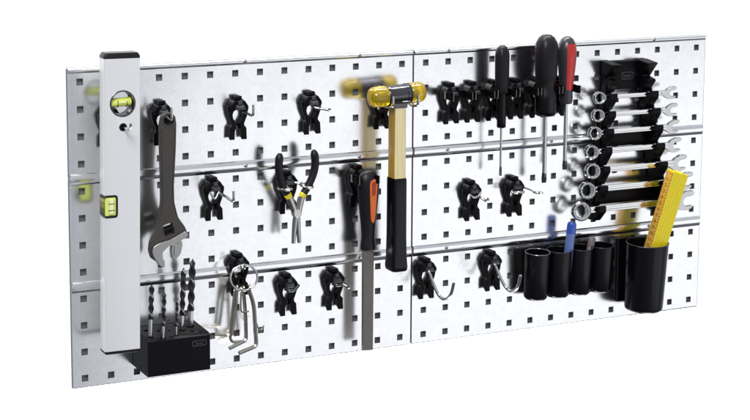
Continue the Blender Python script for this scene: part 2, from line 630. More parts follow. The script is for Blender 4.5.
def spring(t):
    """C-shaped spring jaw round an upright tool handle"""
    for s in (-1, 1):
        b = MB()
        o = [(s * 3, 19.1), (s * 14, 20.5), (s * 16.5, 26), (s * 15, 36), (s * 12.5, 42), (s * 15.5, 48)]
        i = [(s * 13.9, 48.5), (s * 10.6, 42), (s * 13.2, 35.5), (s * 14.6, 26), (s * 12.7, 22.2), (s * 3, 20.8)]
        b.prism_z(o + i, -15.5, -3.5)
        b.build('spring_jaw', M['black'], t, bevel=.4)
        b = MB()
        b.prism_z([(s * 12.6, 42.2), (s * 15.8, 48.6), (s * 16.6, 48.2), (s * 14.2, 41.2)], -15.2, -3.8)
        b.prism_z([(s * 17.2, 21), (s * 17.9, 21), (s * 17.9, 26.5), (s * 17.2, 26.5)], -15.2, -3.8)
        b.build('jaw_lip_highlight', M['nickel'], t, bevel=.2)  # bright lips and side bars stand in for highlights on the jaws


holder(1, 1, 'through', 'holder behind the spirit level, its hook tip poking through the level small hole')
holder(3, 1, 'eye', 'black holder whose upright prong carries the eye of the adjustable wrench')
holder(6, 1, 'single', 'empty holder with upturned prong, first to the right of the adjustable wrench eye')
holder(9, 1, 'twin_short', 'empty holder with doubled prong in the top row, nearest left of the hammer')
holder(12, 1, 'hammer', 'black holder with two wire prongs carrying the hammer head')
holder(5, 4, 'single_long', 'empty black holder with long upturned prong and zigzag wire, between wrench and pliers')
holder(8, 4, 'rings', 'black holder with two wire rings gripping the pliers handles')
holder(11, 4, 'file', 'black holder with spring jaws holding the file handle')
holder(16, 5, 'stub', 'empty holder with a short curled hook, left below the slim screwdriver tip')
holder(18, 5, 'loops', 'empty black holder with two bright wire loops, below the fat black screwdriver')
holder(6, 7, 'key', 'black holder on the lower left rail, carrying the ring of hex keys')
holder(8, 8, 'cup', 'empty black holder without a prong, low on the board next to the hex keys')
holder(10, 8, 'cup_tip', 'empty holder with tiny bright tip, low on the board just left of the file')
holder(14, 8, 'j', 'black holder with bright J hook just right of the hammer grip end')
holder(17, 8, 'j', 'black holder with bright J hook just left of the row of black tubes')
for c, l in ((15, 'empty spring clip at the left end of the screwdriver clip row'),
             (16, 'empty spring clip, second from the left end of the screwdriver clip row'),
             (17, 'spring clip in the row that grips the slim black screwdriver'),
             (18, 'empty spring clip between the slim and the fat black screwdriver'),
             (19, 'spring clip in the row that grips the fat black screwdriver'),
             (20, 'spring clip at the right end of the row, gripping the red screwdriver')):
    holder(c, 1, 'spring', l)
for ch in list(proto.children_recursive):
    bpy.data.objects.remove(ch)
bpy.data.objects.remove(proto)

# ------------------------------------------------------------------ spirit level
lv = thing('spirit_level', 'tall aluminium spirit level with two yellow vials, hanging at the left edge', 'spirit level', (-479.5, 57, -155))
lv.rotation_euler = (0, R(-0.75) * -1, 0)
lm = MB()
prof = round_poly([(-25.2, -11), (25.2, -11), (25.2, 11), (-25.2, 11)], 1.6, 3)
lm.prism_z(prof, 0, 402)
body = lm.build('level_body', M['alu'], lv)
vz = 341
c1 = MB(); c1.lathe((0.6, -30, vz), (0, 1, 0), [(0, 18.2), (60, 18.2)], 40)
c2 = MB(); c2.lathe((1, -30, 309), (0, 1, 0), [(0, 5.6), (60, 5.6)], 24)
c3 = MB(); c3.prism(round_poly([(-32, 185.5), (-6.5, 185.5), (-6.5, 217), (-32, 217)], 5, 4), -30, 30)
boolean_cut(body, [c.build('cutter', M['alu'], lv) for c in (c1, c2, c3)])
for nm, z0, z1, pz in (('end_cap', 402, 410, 1), ('end_cap', -4.5, 0, -1)):
    b = MB()
    zz = [z0, z0 + (z1 - z0) * .45, z1] if pz > 0 else [z0, z0 + (z1 - z0) * .5, z1]
    ws_ = [25.6, 25.4, 22.5] if pz > 0 else [23.5, 25.4, 25.6]
    b.rings([[V(x, d, q) for x, d in round_poly([(-w, -11.4 + (25.6 - w) * .4), (w, -11.4 + (25.6 - w) * .4), (w, 11.4 - (25.6 - w) * .4), (-w, 11.4 - (25.6 - w) * .4)], 2.5, 3)]
             for q, w in zip(zz, ws_)])
    b.build(nm, M['grip'], lv, bevel=.8)
b = MB()
b.lathe((.6, 0, vz), (0, 1, 0), [(-11, 18.0), (11.2, 18.0), (11.6, 17.4), (11.6, 16.4), (10, 16.0), (-11, 16.0)], 40, closed=True)
vr = b.build('vial_ring', M['gunmetal'], lv)
b = MB()
b.lathe((.6 - 15.5, 0, vz), (1, 0, .05), [(0, 4), (1.5, 6.2), (29.5, 6.2), (31, 4)], 20)
vt = b.build('vial', M['yellow_vial'], lv)
b = MB(); b.lathe((-3, 5.2, vz + .6), (1, 0, .05), [(0, .3), (1.2, 1.7), (5, 2.1), (9, 1.7), (10, .3)], 14)
b.build('bubble', M['bubble'], vt)
b = MB()
for xx in (-5.5, 7.5):
    b.lathe((.6 + xx, 0, vz), (1, 0, .05), [(0, 6.3), (0, 6.45), (1, 6.45), (1, 6.3)], 20, closed=True)
b.build('marking_line', M['print'], vt)
b = MB(); b.lathe((1, 0, 309), (0, 1, 0), [(-11, 5.5), (11.1, 5.5), (11.4, 5.1), (11.4, 4.2), (-11, 4.2)], 24, closed=True)
b.build('hole_bush', M['grip'], lv)
# the edge vial: black bezel, clear block, yellow tube
b = MB()
o_ = round_poly([(-25.0, 185.7), (-6.7, 185.7), (-6.7, 216.8), (-25.0, 216.8)], 4.5, 4)
i_ = round_poly([(-24.9, 188.3), (-8.9, 188.3), (-8.9, 214.2), (-24.9, 214.2)], 3, 4)
n_ = len(o_)
ro = [[V(x, dd, z) for x, z in pp] for dd, pp in ((-11, o_), (11.3, o_), (11.3, i_), (-11, i_))]
b.rings(ro, closed=True)
b.build('vial_bezel', M['grip'], lv)
b = MB()
b.prism(round_poly([(-25.0, 188.4), (-9.0, 188.4), (-9.0, 214.1), (-25.0, 214.1)], 2.5, 3), -10.8, 10.6)
vb = b.build('vial', M['yellow_vial'], lv, bevel=.8)
b = MB(); b.lathe((-16, 10.2, 190.5), (0, 0, 1), [(0, 3), (1, 4.4), (20.5, 4.4), (21.5, 3)], 18)
b.build('bubble', M['bubble'], vb)
b = MB()
for zz in (196.5, 205.5):
    b.box(-21, -11.5, 14.6, 14.9, zz, zz + .8)
    b.box(-25.3, -25.05, -9, 9.5, zz, zz + .8)
b.build('marking_line', M['print'], vb)

# ------------------------------------------------------------------ adjustable wrench
wr = thing('adjustable_wrench', 'dark adjustable wrench with bright ground jaws hanging by its eye', 'wrench', (-402, 42, 156))
wx, wz_ = -402, 156


def rel(pts, ax, az):
    return [(x - ax, z - az) for x, z in pts]


outer = rel([(-413.5, 149), (-413.4, 116), (-412.4, 65), (-412.6, 41), (-416, 19), (-421.5, -1), (-429.5, -13.7), (-431.2, -25.6), (-428.2, -37),
             (-414.5, -46.5), (-412, -38.4), (-414.0, -27.5), (-406.0, -19.5), (-391.8, -13.2), (-376, -5.4), (-378.8, 3.3), (-389.5, 18.7), (-394.6, 40),
             (-394.9, 64), (-391.6, 114.5), (-390.4, 150.5), (-392.4, 161.5), (-401.4, 167.4), (-410.6, 162)], wx, wz_)
b = MB()
b.prism(round_poly(outer, 3, 2), -6.5, 3.5)
wbody = b.build('wrench_body', M['tooldark'], wr)
k1 = MB(); k1.lathe((0, -40, -.5), (0, 1, 0), [(0, 7.2), (80, 7.2)], 28)
k2 = MB(); k2.prism([(-9.4, -147.5), (3.6, -144), (7.2, -159.5), (-6, -163.5)], -30, 30)
boolean_cut(wbody, [k.build('cutter', M['alu'], wr) for k in (k1, k2)])
bv = wbody.modifiers.new('bevel', 'BEVEL'); bv.width = .0011; bv.segments = 2; bv.limit_method = 'ANGLE'; bv.angle_limit = R(50); bv.harden_normals = True
b = MB()
b.lathe((0, 3.4, -.5), (0, 1, 0), [(0, 10.6), (1.0, 10.2), (1.0, 7.8), (0, 7.4)], 28, closed=True)
b.build('eye_rim', M['tooldark'], wr)
# raised border strips along the handle
b = MB()
for dx0, dx1 in ((-10.9, -9.3), (8.6, 7.4)):
    pass
b.tube([(-9.9, 3.4, -12), (-9.6, 3.4, -42), (-9.0, 3.4, -91), (-9.4, 3.4, -116), (-12.6, 3.4, -137)], .9, 8)
b.tube([(9.5, 3.4, -12), (8.6, 3.4, -42), (5.6, 3.4, -91), (6.0, 3.4, -116), (11, 3.4, -136)], .9, 8)
b.build('handle_ridge', M['tooldark'], wr)
b = MB()
fx = rel([(-427.2, -19.2), (-418.4, -14.8), (-401.1, -11.0), (-380.5, -1.3), (-375.0, -5.8), (-377.5, -10.2), (-390.2, -15.1), (-406.0, -21.2), (-414.2, -28.5),
          (-413.6, -38.7), (-410.0, -45.1), (-412.6, -50.6), (-419, -46.8), (-427.2, -34), (-429.5, -26)], wx, wz_)
b.prism(round_poly(fx, 2.5, 3), 3.7, 8)
b.build('fixed_jaw', M['toolbright'], wr, bevel=1.0)
b = MB()
mj = rel([(-397.5, -15), (-386, -11.5), (-382.6, -20.7), (-385.8, -34), (-392.9, -41.6), (-397.9, -40), (-399.8, -28)], wx, wz_)
b.prism(round_poly(mj, 3, 3), -5.5, 3)
b.prism(round_poly(rel([(-395.5, -22), (-388, -17), (-386, -24), (-388.5, -33), (-393, -38), (-396, -36)], wx, wz_), 2, 2), 3, 4.2)
b.build('moving_jaw', M['toolbright'], wr, bevel=.8)
b = MB()
ws = []
for k in range(61):
    t_ = k / 60
    ws.append((t_ * 14.5, 5.6 + 1.3 * math.sin(t_ * 2 * math.pi * 5)))
b.lathe((-8.2, 0, -156.2), (.97, 0, .25), ws, 20)
b.build('worm_screw', M['gunmetal'], wr)

# ------------------------------------------------------------------ pliers
pl = thing('pliers', 'needle nose pliers with black handles and yellow bands', 'pliers', (-207.6, 38, 7))
px0, pz0 = -207.6, 7.1
for side, path in (('l', [(-232.4, 0, 96), (-234.2, 0, 81), (-233.6, 0, 66.7), (-229.3, 0, 50), (-221.5, 0, 36.5)]),
                   ('r', [(-180.0, 0, 97), (-177.4, 0, 81), (-179.6, 0, 64.6), (-187, 0, 47.6), (-195.6, 0, 35)])):
    p = smooth_path([(x - px0, d, z - pz0) for x, d, z in path], 6)
    n = len(p)
    rr = [6.1 * min(1, .45 + k * .2) * (1 - .12 * k / n) for k in range(n)]
    b = MB(); b.tube(p, rr, 14, flat=1.0)
    b.build('handle', M['grip'], pl)
    s = -1 if side == 'l' else 1
    q = [p[-1], (s * 10.2, 0, 23.0)] if s < 0 else [p[-1], (s * 8.6, 0, 22.5)]
    b = MB(); b.tube([tuple(a + (c - a) * f for a, c in zip(q[0], q[1])) for f in (-.05, .25, .7, 1)], [5.2, 5.6, 5.2, 4.8], 14)
    b.build('yellow_band', M['yellow_band'], pl)
    e0 = q[1]
    b = MB()
    b.tube(smooth_path([e0, (s * 6.0, 0, 12), (s * 2.2 + 1, 0 + s * .6, 1), (-s * 1.8 + .8, s * .8, -8), (-s * 3.4 + .5, s * .3, -26), (-s * 4.6 + .6, 0, -44)], 5),
           [5.4 - 2.6 * (k / 25) ** 1.6 for k in range(26)], 10)
    b.build('jaw', M['plier_steel'], pl)
b = MB(); b.lathe((.6, -4, 0), (0, 1, 0), [(0, 6.5), (8.5, 6.5), (9.4, 5.6), (9.4, .02)], 20)
b.build('pivot', M['plier_steel'], pl)

# ------------------------------------------------------------------ file
fl = thing('file', 'long flat file with black handle and orange inlay', 'file', (-88, 32, 61))
fx0, fz0 = -87.5, 61
b = MB()
rs = []
for z, w in [(0, 1.5), (-1.5, 7), (-5, 11.8), (-11, 15.4), (-18, 16.9), (-26, 17.0), (-40, 16.2), (-60, 14), (-80, 11.8), (-94, 10.6), (-104, 10.4), (-108, 11.2), (-116, 12.2), (-119.5, 11.8), (-121, 9)]:
    cxx = -1.2 + .0 * z
    rs.append([V(cxx + w * math.cos(2 * math.pi * k / 24), .74 * w * math.sin(2 * math.pi * k / 24), z) for k in range(24)])
b.rings(rs)
b.build('handle', M['grip'], fl)
b = MB()
ol = [(-3.6, -16), (4.2, -13), (7.6, -16), (8.2, -22), (5.6, -60), (3.6, -75), (1.2, -79.5), (-1.6, -75), (-2.8, -60), (-4.6, -24)]
b.prism(round_poly(ol, 3, 3), 8, 12.6)
b.build('inlay', M['orange'], fl, bevel=.8)
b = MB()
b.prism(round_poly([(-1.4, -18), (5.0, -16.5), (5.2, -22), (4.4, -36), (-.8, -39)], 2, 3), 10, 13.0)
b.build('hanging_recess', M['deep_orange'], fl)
b = MB()
b.prism(round_poly([(.6, -40), (4.6, -38), (3.4, -60), (2.2, -72), (.2, -72), (-.6, -60)], 1.2, 3), 10, 13.1)
b.build('inlay_rib', M['orange'], fl, bevel=.4)
b = MB()
b.prism([(-10, -120), (7.4, -120), (6.6, -273.5), (-9.8, -272.6)], -3, 3)
b.build('blade', M['filesteel'], fl, bevel=.5)

# ------------------------------------------------------------------ hammer
hm = thing('mallet', 'hammer with clear yellow plastic faces, wooden shaft and black grip', 'hammer', (-50, 47, 171))
hx, hz = -50, 171
ax = (1, -.03, .045)
Lh = 94


def hp(t):
    a = Vector(ax).normalized()
    return (a.x * t, a.y * t, a.z * t)


b = MB()
b.lathe(hp(-19), ax, [(-.1, 13.8), (0, 14.6), (1, 15.2), (4, 15.2), (5, 14.4), (30, 14.4), (31, 15.2), (37, 15.2), (38, 14.6), (38.1, 13.8)], 32)
b.box(-12, 12, -9, 9, -19, -12)
b.build('steel_head', M['gunmetal'], hm)
b = MB(); b.lathe(hp(-19), ax, [(-.2, 14.0), (-2, 15.2), (-5, 15.3), (-5.6, 14.5), (-7, 14.5), (-7.6, 15.3), (-16, 15.4), (-21, 14.8), (-24.6, 12.8), (-26.6, 9), (-27, .02)], 32)
f1 = b.build('plastic_face', M['amber'], hm)
b = MB(); b.lathe(hp(19), ax, [(.3, 14.0), (2, 15.2), (5, 15.3), (5.6, 14.5), (7, 14.5), (7.6, 15.3), (14, 15.4), (19, 14.8), (22.5, 12.8), (24.2, 9), (24.6, .02)], 32)
f2 = b.build('plastic_face', M['amber'], hm)
b = MB(); b.lathe(hp(-19), ax, [(-.3, 6.2), (-4, 6.2), (-5, 4.6), (-6, 6.2), (-8, 6.2), (-9, 4.6), (-10, 6.2), (-15, 6.2), (-15.4, .02)], 16)
b.build('thread', M['gunmetal'], f1)
b = MB(); b.lathe(hp(19), ax, [(.3, 6.2), (4, 6.2), (5, 4.6), (6, 6.2), (8, 6.2), (9, 4.6), (10, 6.2), (13, 6.2), (13.4, .02)], 16)
b.build('thread', M['gunmetal'], f2)


def hand(z0, z1, w0, w1, t0, t1):
    m = MB()
    pr0 = round_poly([(-w0, -t0), (w0, -t0), (w0, t0), (-w0, t0)], 3.2, 3)
    pr1 = round_poly([(-w1, -t1), (w1, -t1), (w1, t1), (-w1, t1)], 3.2, 3)
    m.rings([[V(x, d, z0) for x, d in pr0], [V(x, d, z1) for x, d in pr1]])
    return m


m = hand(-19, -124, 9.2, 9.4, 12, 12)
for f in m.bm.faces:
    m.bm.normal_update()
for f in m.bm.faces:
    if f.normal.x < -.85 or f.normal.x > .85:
        f.material_index = 1  # side faces take the darker, browner wood tone
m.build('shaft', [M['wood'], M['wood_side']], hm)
m = MB()
sec = [(-122.5, 10.0, 13), (-126, 10.6, 13.6), (-160, 10.6, 13.6), (-210, 10.8, 13.6), (-240, 11.4, 14), (-255, 12.4, 15), (-260, 12, 14.4), (-262, 10.5, 13)]
m.rings([[V(x, d, z) for x, d in round_poly([(-w, -t), (w, -t), (w, t), (-w, t)], 3.6, 3)] for z, w, t in sec])
m.build('grip', M['gloss_black'], hm)

# ------------------------------------------------------------------ screwdrivers
SG = 'screwdrivers clipped upright in the row'


def driver(x, d, prof, label, mt, ferr, shaft_r, z_sh, z_tip, blade, tilt=0.0, inlay=False):
    z0 = prof[0][0]
    t = thing('screwdriver', label, 'screwdriver', (x, d, z0), SG)
    t.rotation_euler = (0, R(tilt), 0)
    m = MB()
    rs = []
    for z, r in prof:
        ring = []
        for k in range(36):
            a = 2 * math.pi * k / 36
            rr = r * (1 - (.035 if (k // 3) % 2 and r > 9 and not inlay else 0))
            ring.append(V(rr * math.cos(a), rr * math.sin(a), z - z0))
        rs.append(ring)
    m.rings(rs)
    m.build('handle', mt, t, angle=60)
    m = MB(); m.lathe((0, 0, 0), (0, 0, 1), [(z - z0, r) for z, r in ferr], 24)
    m.build('collar', M['gloss_black'] if not inlay else M['grey_plastic'], t, angle=60)
    m = MB(); m.lathe((0, 0, 0), (0, 0, 1), [(z_sh - z0, shaft_r), (z_tip + blade - z0, shaft_r)], 16)
    m.build('shaft', M['wire'], t)
    m = MB()
    zz = z_tip + blade - z0 - .05
    m.prism_z(round_poly([(-shaft_r, -shaft_r), (shaft_r, -shaft_r), (shaft_r, shaft_r), (-shaft_r, shaft_r)], shaft_r * .8, 3), zz - blade * .4, zz)
    w = shaft_r * 1.15
    m.rings([[V(a * shaft_r * .95, c * shaft_r * .9, zz - blade * .4) for a, c in ((-1, -1), (1, -1), (1, 1), (-1, 1))],
             [V(a * w, c * .7, zz - blade) for a, c in ((-1, -1), (1, -1), (1, 1), (-1, 1))]])
    m.build('blade', M['gunmetal'], t)
    if inlay:
        for s in (-1, 1):
            for sd in (1, -1):
                m = MB()
                rs = []
                for z, r in prof[3:-2]:
                    row = []
                    f = .99
                    for k in range(7):
                        a = R(90 * sd - 14 + (-44 + 88 * k / 6))
                        row.append(V(r * f * math.cos(a) * 1.025, r * f * math.sin(a) * 1.035, z - z0))
                    for k in range(6, -1, -1):
                        a = R(90 * sd - 14 + (-44 + 88 * k / 6))
                        row.append(V(r * .8 * math.cos(a), r * .8 * math.sin(a), z - z0))
                    rs.append(row)
                if s > 0:
                    m.rings(rs)
                    m.build('red_panel', M['red'], t, angle=60)
                else:
                    m.bm.free()
    return t


driver(135, 31, [(233.5, .6), (232.6, 4.5), (229.5, 8), (224, 10.4), (217, 11.2), (190, 11), (170, 10.6), (161, 10.2), (159.5, 7)],
       'slim all black screwdriver, leftmost of the three', M['grip'],
       [(162, 7.4), (120, 7.0), (109, 7.0), (107.5, 5.5)], 1.7, 108, 33.5, 14)
driver(211.5, 33, [(247, .8), (246, 7), (242, 12.5), (235, 16.6), (226, 18.4), (205, 18.2), (186, 17.4), (180, 16.6), (171, 14.6), (164, 14.2), (158, 16.4), (150, 17)],
       'fat black screwdriver with the longest shaft, in the middle', M['grip'],
       [(152, 17), (130, 16.8), (124, 16), (121.5, 13)], 3.2, 122, 17, 15)
driver(249, 32, [(242.5, .6), (241.6, 5), (238, 9.5), (231, 13), (222, 14.4), (210, 14.4), (190, 12.8), (172, 11), (160, 10.2), (150, 10), (148, 9.6)],
       'black screwdriver with red handle panels, rightmost of the three', M['grey_plastic'],
       [(150, 10.4), (142, 10), (138, 9)], 3.0, 138.5, 34.5, 14, inlay=True)

# ------------------------------------------------------------------ hex key set
kr = thing('key_ring', 'bright round wire ring hung on the black holder, holding the hex keys', 'ring', (-287, 34, -81))
b = MB()
b.tube([(19.6 * math.cos(2 * math.pi * k / 40), 3.5 * math.cos(2 * math.pi * k / 40 + .6), 18 * math.sin(2 * math.pi * k / 40)) for k in range(40)], 1.5, 10, closed=True)
ro = b.build('ring_wire', M['wire'], kr)
KG = 'hex keys hanging from one ring'
keys = [([(-279.6, 36, -101), (-273, 36, -122.6), (-270.5, 36, -160), (-269.3, 36, -177), (-271.5, 36.5, -182.5), (-276, 37, -184.2), (-297.4, 40, -189)], 3.0,
         'thickest hex key, its short arm lowest and nearest the front'),
        ([(-287.3, 33, -101), (-285, 33, -130), (-283.8, 33, -165), (-285.3, 33.5, -172.6), (-290, 34, -175), (-310.8, 36, -181.5)], 2.7,
         'hex key second from the right, short arm just above the thickest one'),
        ([(-299, 29, -101), (-303.2, 29, -134.8), (-306.3, 29, -164), (-305, 29, -171.5), (-300, 29, -175.2), (-286, 27, -176.6)], 2.2,
         'hex key whose short arm turns right behind the others'),
        ([(-294, 25, -101), (-298.5, 25, -140), (-301.5, 25, -160), (-303, 25, -164.5), (-307, 25, -165), (-329, 25, -161.5)], 2.3,
         'hex key with its short arm pointing left towards the drill block'),
        ([(-276.5, 31, -101), (-270, 31, -138), (-264, 31, -158), (-261.5, 31, -161), (-258, 31, -160), (-255, 31, -155.5)], 1.1,
         'thinnest hex key with a hooked end, splayed out to the right'),
        ([(-293, 38, -101), (-293.5, 38, -118), (-293, 38, -127), (-291.5, 38.5, -129.5), (-289, 39, -130), (-282, 40, -129)], 1.3,
         'shortest hex key, hanging in front of the others')]
for path, r, lab in keys:
    ox, od, oz = path[0]
    t = MB()
    t.tube(smooth_path([(x - ox, d - od, z - oz) for x, d, z in path], 4), r, 6)
    # eyelet bent round the ring
    t.tube([(0, 2.6 * math.cos(2 * math.pi * k / 14), 3.5 + 4.2 * math.sin(2 * math.pi * k / 14)) for k in range(14)], min(1.3, r), 8, closed=True)
    o = t.build('hex_key', M['nickel'], None, angle=30, loc=V(ox, od, oz))
    tag(o, lab, 'hex key', KG)

# ------------------------------------------------------------------ drill block with bits
bk = thing('drill_bit_block', 'black plastic block holding drill bits, low beside the spirit level', 'drill block', (-397, 0, -199))
b = MB()
b.prism_x([(1.5, 0), (65, 0), (65, 50), (60, 53), (1.5, 55)], -46, 46)
bo = b.build('block', M['black'], bk)
bits = [(-434.5, 52, 3.9, 77, 30), (-418.7, 60, 3.2, 66, 20), (-398.4, 57, 2.3, 52, 16), (-383.4, 38, 4.2, 92, 26), (-366, 26, 5.2, 100, 28)]
cut = []
for k, (x, d, r, L, sh) in enumerate(bits):
    c = MB(); c.lathe((x + 397, d, 44), (0, .12, 1), [(0, r + .5), (20, r + .5)], 16); cut.append(c.build('cutter', M['black'], bk))
for x, d, r in ((-415, 30, 3), (-400, 34, 2.5), (-430, 22, 4), (-372, 50, 3), (-362, 56, 2.4), (-384, 14, 3)):
    c = MB(); c.lathe((x + 397, d, 44), (0, 0, 1), [(0, r), (20, r)], 16); cut.append(c.build('cutter', M['black'], bk))
boolean_cut(bo, cut)
bv = bo.modifiers.new('bevel', 'BEVEL'); bv.width = .0009; bv.segments = 2; bv.limit_method = 'ANGLE'; bv.angle_limit = R(50); bv.harden_normals = True


def logo_plate(parent, x, d, z, w, h, size, tilt=0):
    m = MB()
    o_ = round_poly([(x - w, z - h), (x + w, z - h), (x + w, z + h), (x - w, z + h)], h * .7, 4)
    i_ = round_poly([(x - w + .9, z - h + .9), (x + w - .9, z - h + .9), (x + w - .9, z + h - .9), (x - w + .9, z + h - .9)], h * .6, 4)
    m.rings([[V(a, dd, c) for a, c in pp] for dd, pp in ((d, o_), (d + .5, o_), (d + .5, i_), (d, i_))], closed=True)
    lo = m.build('logo_frame', M['logo'], parent)
    text_mesh('lettering', 'bott', size, M['logo'], lo, Matrix.Translation(V(x, d + .25, z)) @ Matrix.Rotation(R(90), 4, 'X'), .2)


logo_plate(bk, 30, 65, 40, 10.5, 4.2, 7)
BG = 'drill bits standing in the black block'
BL = ['drill bit nearest the spirit level, at the front left of the block', 'second drill bit from the left, medium height, at the block front',
      'shortest and thinnest drill bit, in the middle of the block', 'second tallest drill bit, between the thinnest and the tallest',
      'tallest and thickest drill bit, at the back right of the block']
M['flute'] = mat('black_flute', (0.012, 0.010, 0.012), 0.35)
for (x, d, r, L, sh), lab in zip(bits, BL):
    t = thing('drill_bit', lab, 'drill bit', (x, d, -147), BG)
    t.rotation_euler = (R(7), 0, 0)
    b = MB(); b.lathe((0, 0, 0), (0, 0, 1), [(-2, r * .72), (sh - 4, r * .72), (sh - 2, r * .6), (sh, r * .5)], 16)
    b.build('shank', M['wire'], t)
    b = MB()
    rs = []
    n = 60
    turns = (L - sh) / (r * 6.8)
    for k in range(n + 1):
        f = k / n
        z = sh - 2 + (L - sh + 2) * f
        a = 2 * math.pi * turns * f
        sc = 1 if f < .94 else 1 - (f - .94) / .06 * .55
        row = []
        for q in range(16):
            th = 2 * math.pi * q / 16
            u = math.cos(th) * r * 1.0
            w = math.sin(th) * r * (.60 + .12 * abs(math.cos(th)))
            row.append(V((u * math.cos(a) - w * math.sin(a)) * sc, (u * math.sin(a) + w * math.cos(a)) * sc, z))
        rs.append(row)
    b.rings(rs)
    b.bm.faces.ensure_lookup_table()
    for i, f in enumerate(b.bm.faces):
        q = i % 16
        if i < n * 16 and q in (0, 15, 1):
            f.material_index = 1
    b.bm.verts.ensure_lookup_table()
    # brad point
    b.lathe((0, 0, L - .5), (0, 0, 1), [(0, r * .4), (r * .9, .1)], 8)
    b.build('flute', [M['flute'], M['wire']], t, angle=60)

# ------------------------------------------------------------------ wrench rack
rk = thing('wrench_rack', 'black stepped plastic rack holding seven combination wrenches', 'wrench rack', (374, 0, -55))
rx0, rz0 = 374, -55
b = MB()
b.prism(round_poly(rel([(350, 195), (402, 195), (402, 150), (345, 150)], rx0, rz0), 2, 2), 2, 8)
bp = b.build('back_plate', M['black'], rk, bevel=1)
for q in ([(341, 83), (418, 83), (420, 60), (338, 60)], [(328, -8), (444, -8), (446, -32), (326, -32)]):
    b = MB()
    b.prism(rel(q, rx0, rz0), 2, 11)
    b.build('cross_bar', M['black'], rk, bevel=1)
wzs = [142.5, 115, 87.5, 58, 28, -2, -34]
tops = [166, 145, 117.5, 90, 60.5, 30.5, .5, -31.5]
bots = [146.5, 119, 91.5, 62, 32, 2, -30, -55]
la_r = [347, 343.5, 341, 338, 335, 331.5, 328, 324.5]
ra_r = [416, 421, 426, 431, 435, 441, 449, 456]
for side in (0, 1):
    b = MB()
    tk = 13 if side == 0 else 16
    xr = (la_r if side == 0 else ra_r)[0]
    lr = la_r if side == 0 else ra_r
    sp_ = [(lr[k] - .3, (tops[k] + (bots[k - 1] if k else 170)) / 2) for k in range(8)]
    b.prism(rel([(lr[0] - .3, 190)] + sp_ + [(lr[7] - .3, -54)] + [(lr[7] - tk + .3, -54)] + [(x - tk + .6, z) for x, z in sp_[::-1]] + [(lr[0] - tk + .3, 190)], rx0, rz0), 2.2, 16)
    # outward flaring fin at the very top
    b.prism_x([(d, z - rz0) for d, z in ((3, 196.5), (35, 193), (14, 170.5), (3, 170.5))], xr - tk - 2 - rx0, xr + 1 - rx0)
    for k in range(8):
        dt = 31.5 + k * .7
        db = 15 + k * .7
        xr = (la_r if side == 0 else ra_r)[k]
        zt, zb = tops[k], bots[k]
        nt = zt - 5.6
        # sawtooth seen from the side: notch for the wrench, hooked tip in front of it
        pr = [(2.5, zt + 1.5), (db + .5, zt + 1.5), (db + 2.2, nt + .6), (dt - 4.2, nt + .6), (dt - 3.4, zt + 2.6), (dt - 1, zt + 3.2), (dt + 1.2, zt + 1.2), (dt + 1.0, nt - 1),
              (db + 1, zb + .4), (2.5, zb + .4)]
        if k == 0:
            pr = [(2.5, zt + 4), (db, zt + 4), (dt - 2, zt + 1), (dt, zt - 2), (db + 1, zb + .4), (2.5, zb + .4)]
        b.prism_x([(d, z - rz0) for d, z in pr], xr - tk - rx0 + (k % 2) * .1, xr - rx0)
    b.build('stepped_arm', M['black'], rk, bevel=.6)
logo_plate(rk, 377.2 - rx0, 8, 171.5 - rz0, 11.5, 5.8, 9)

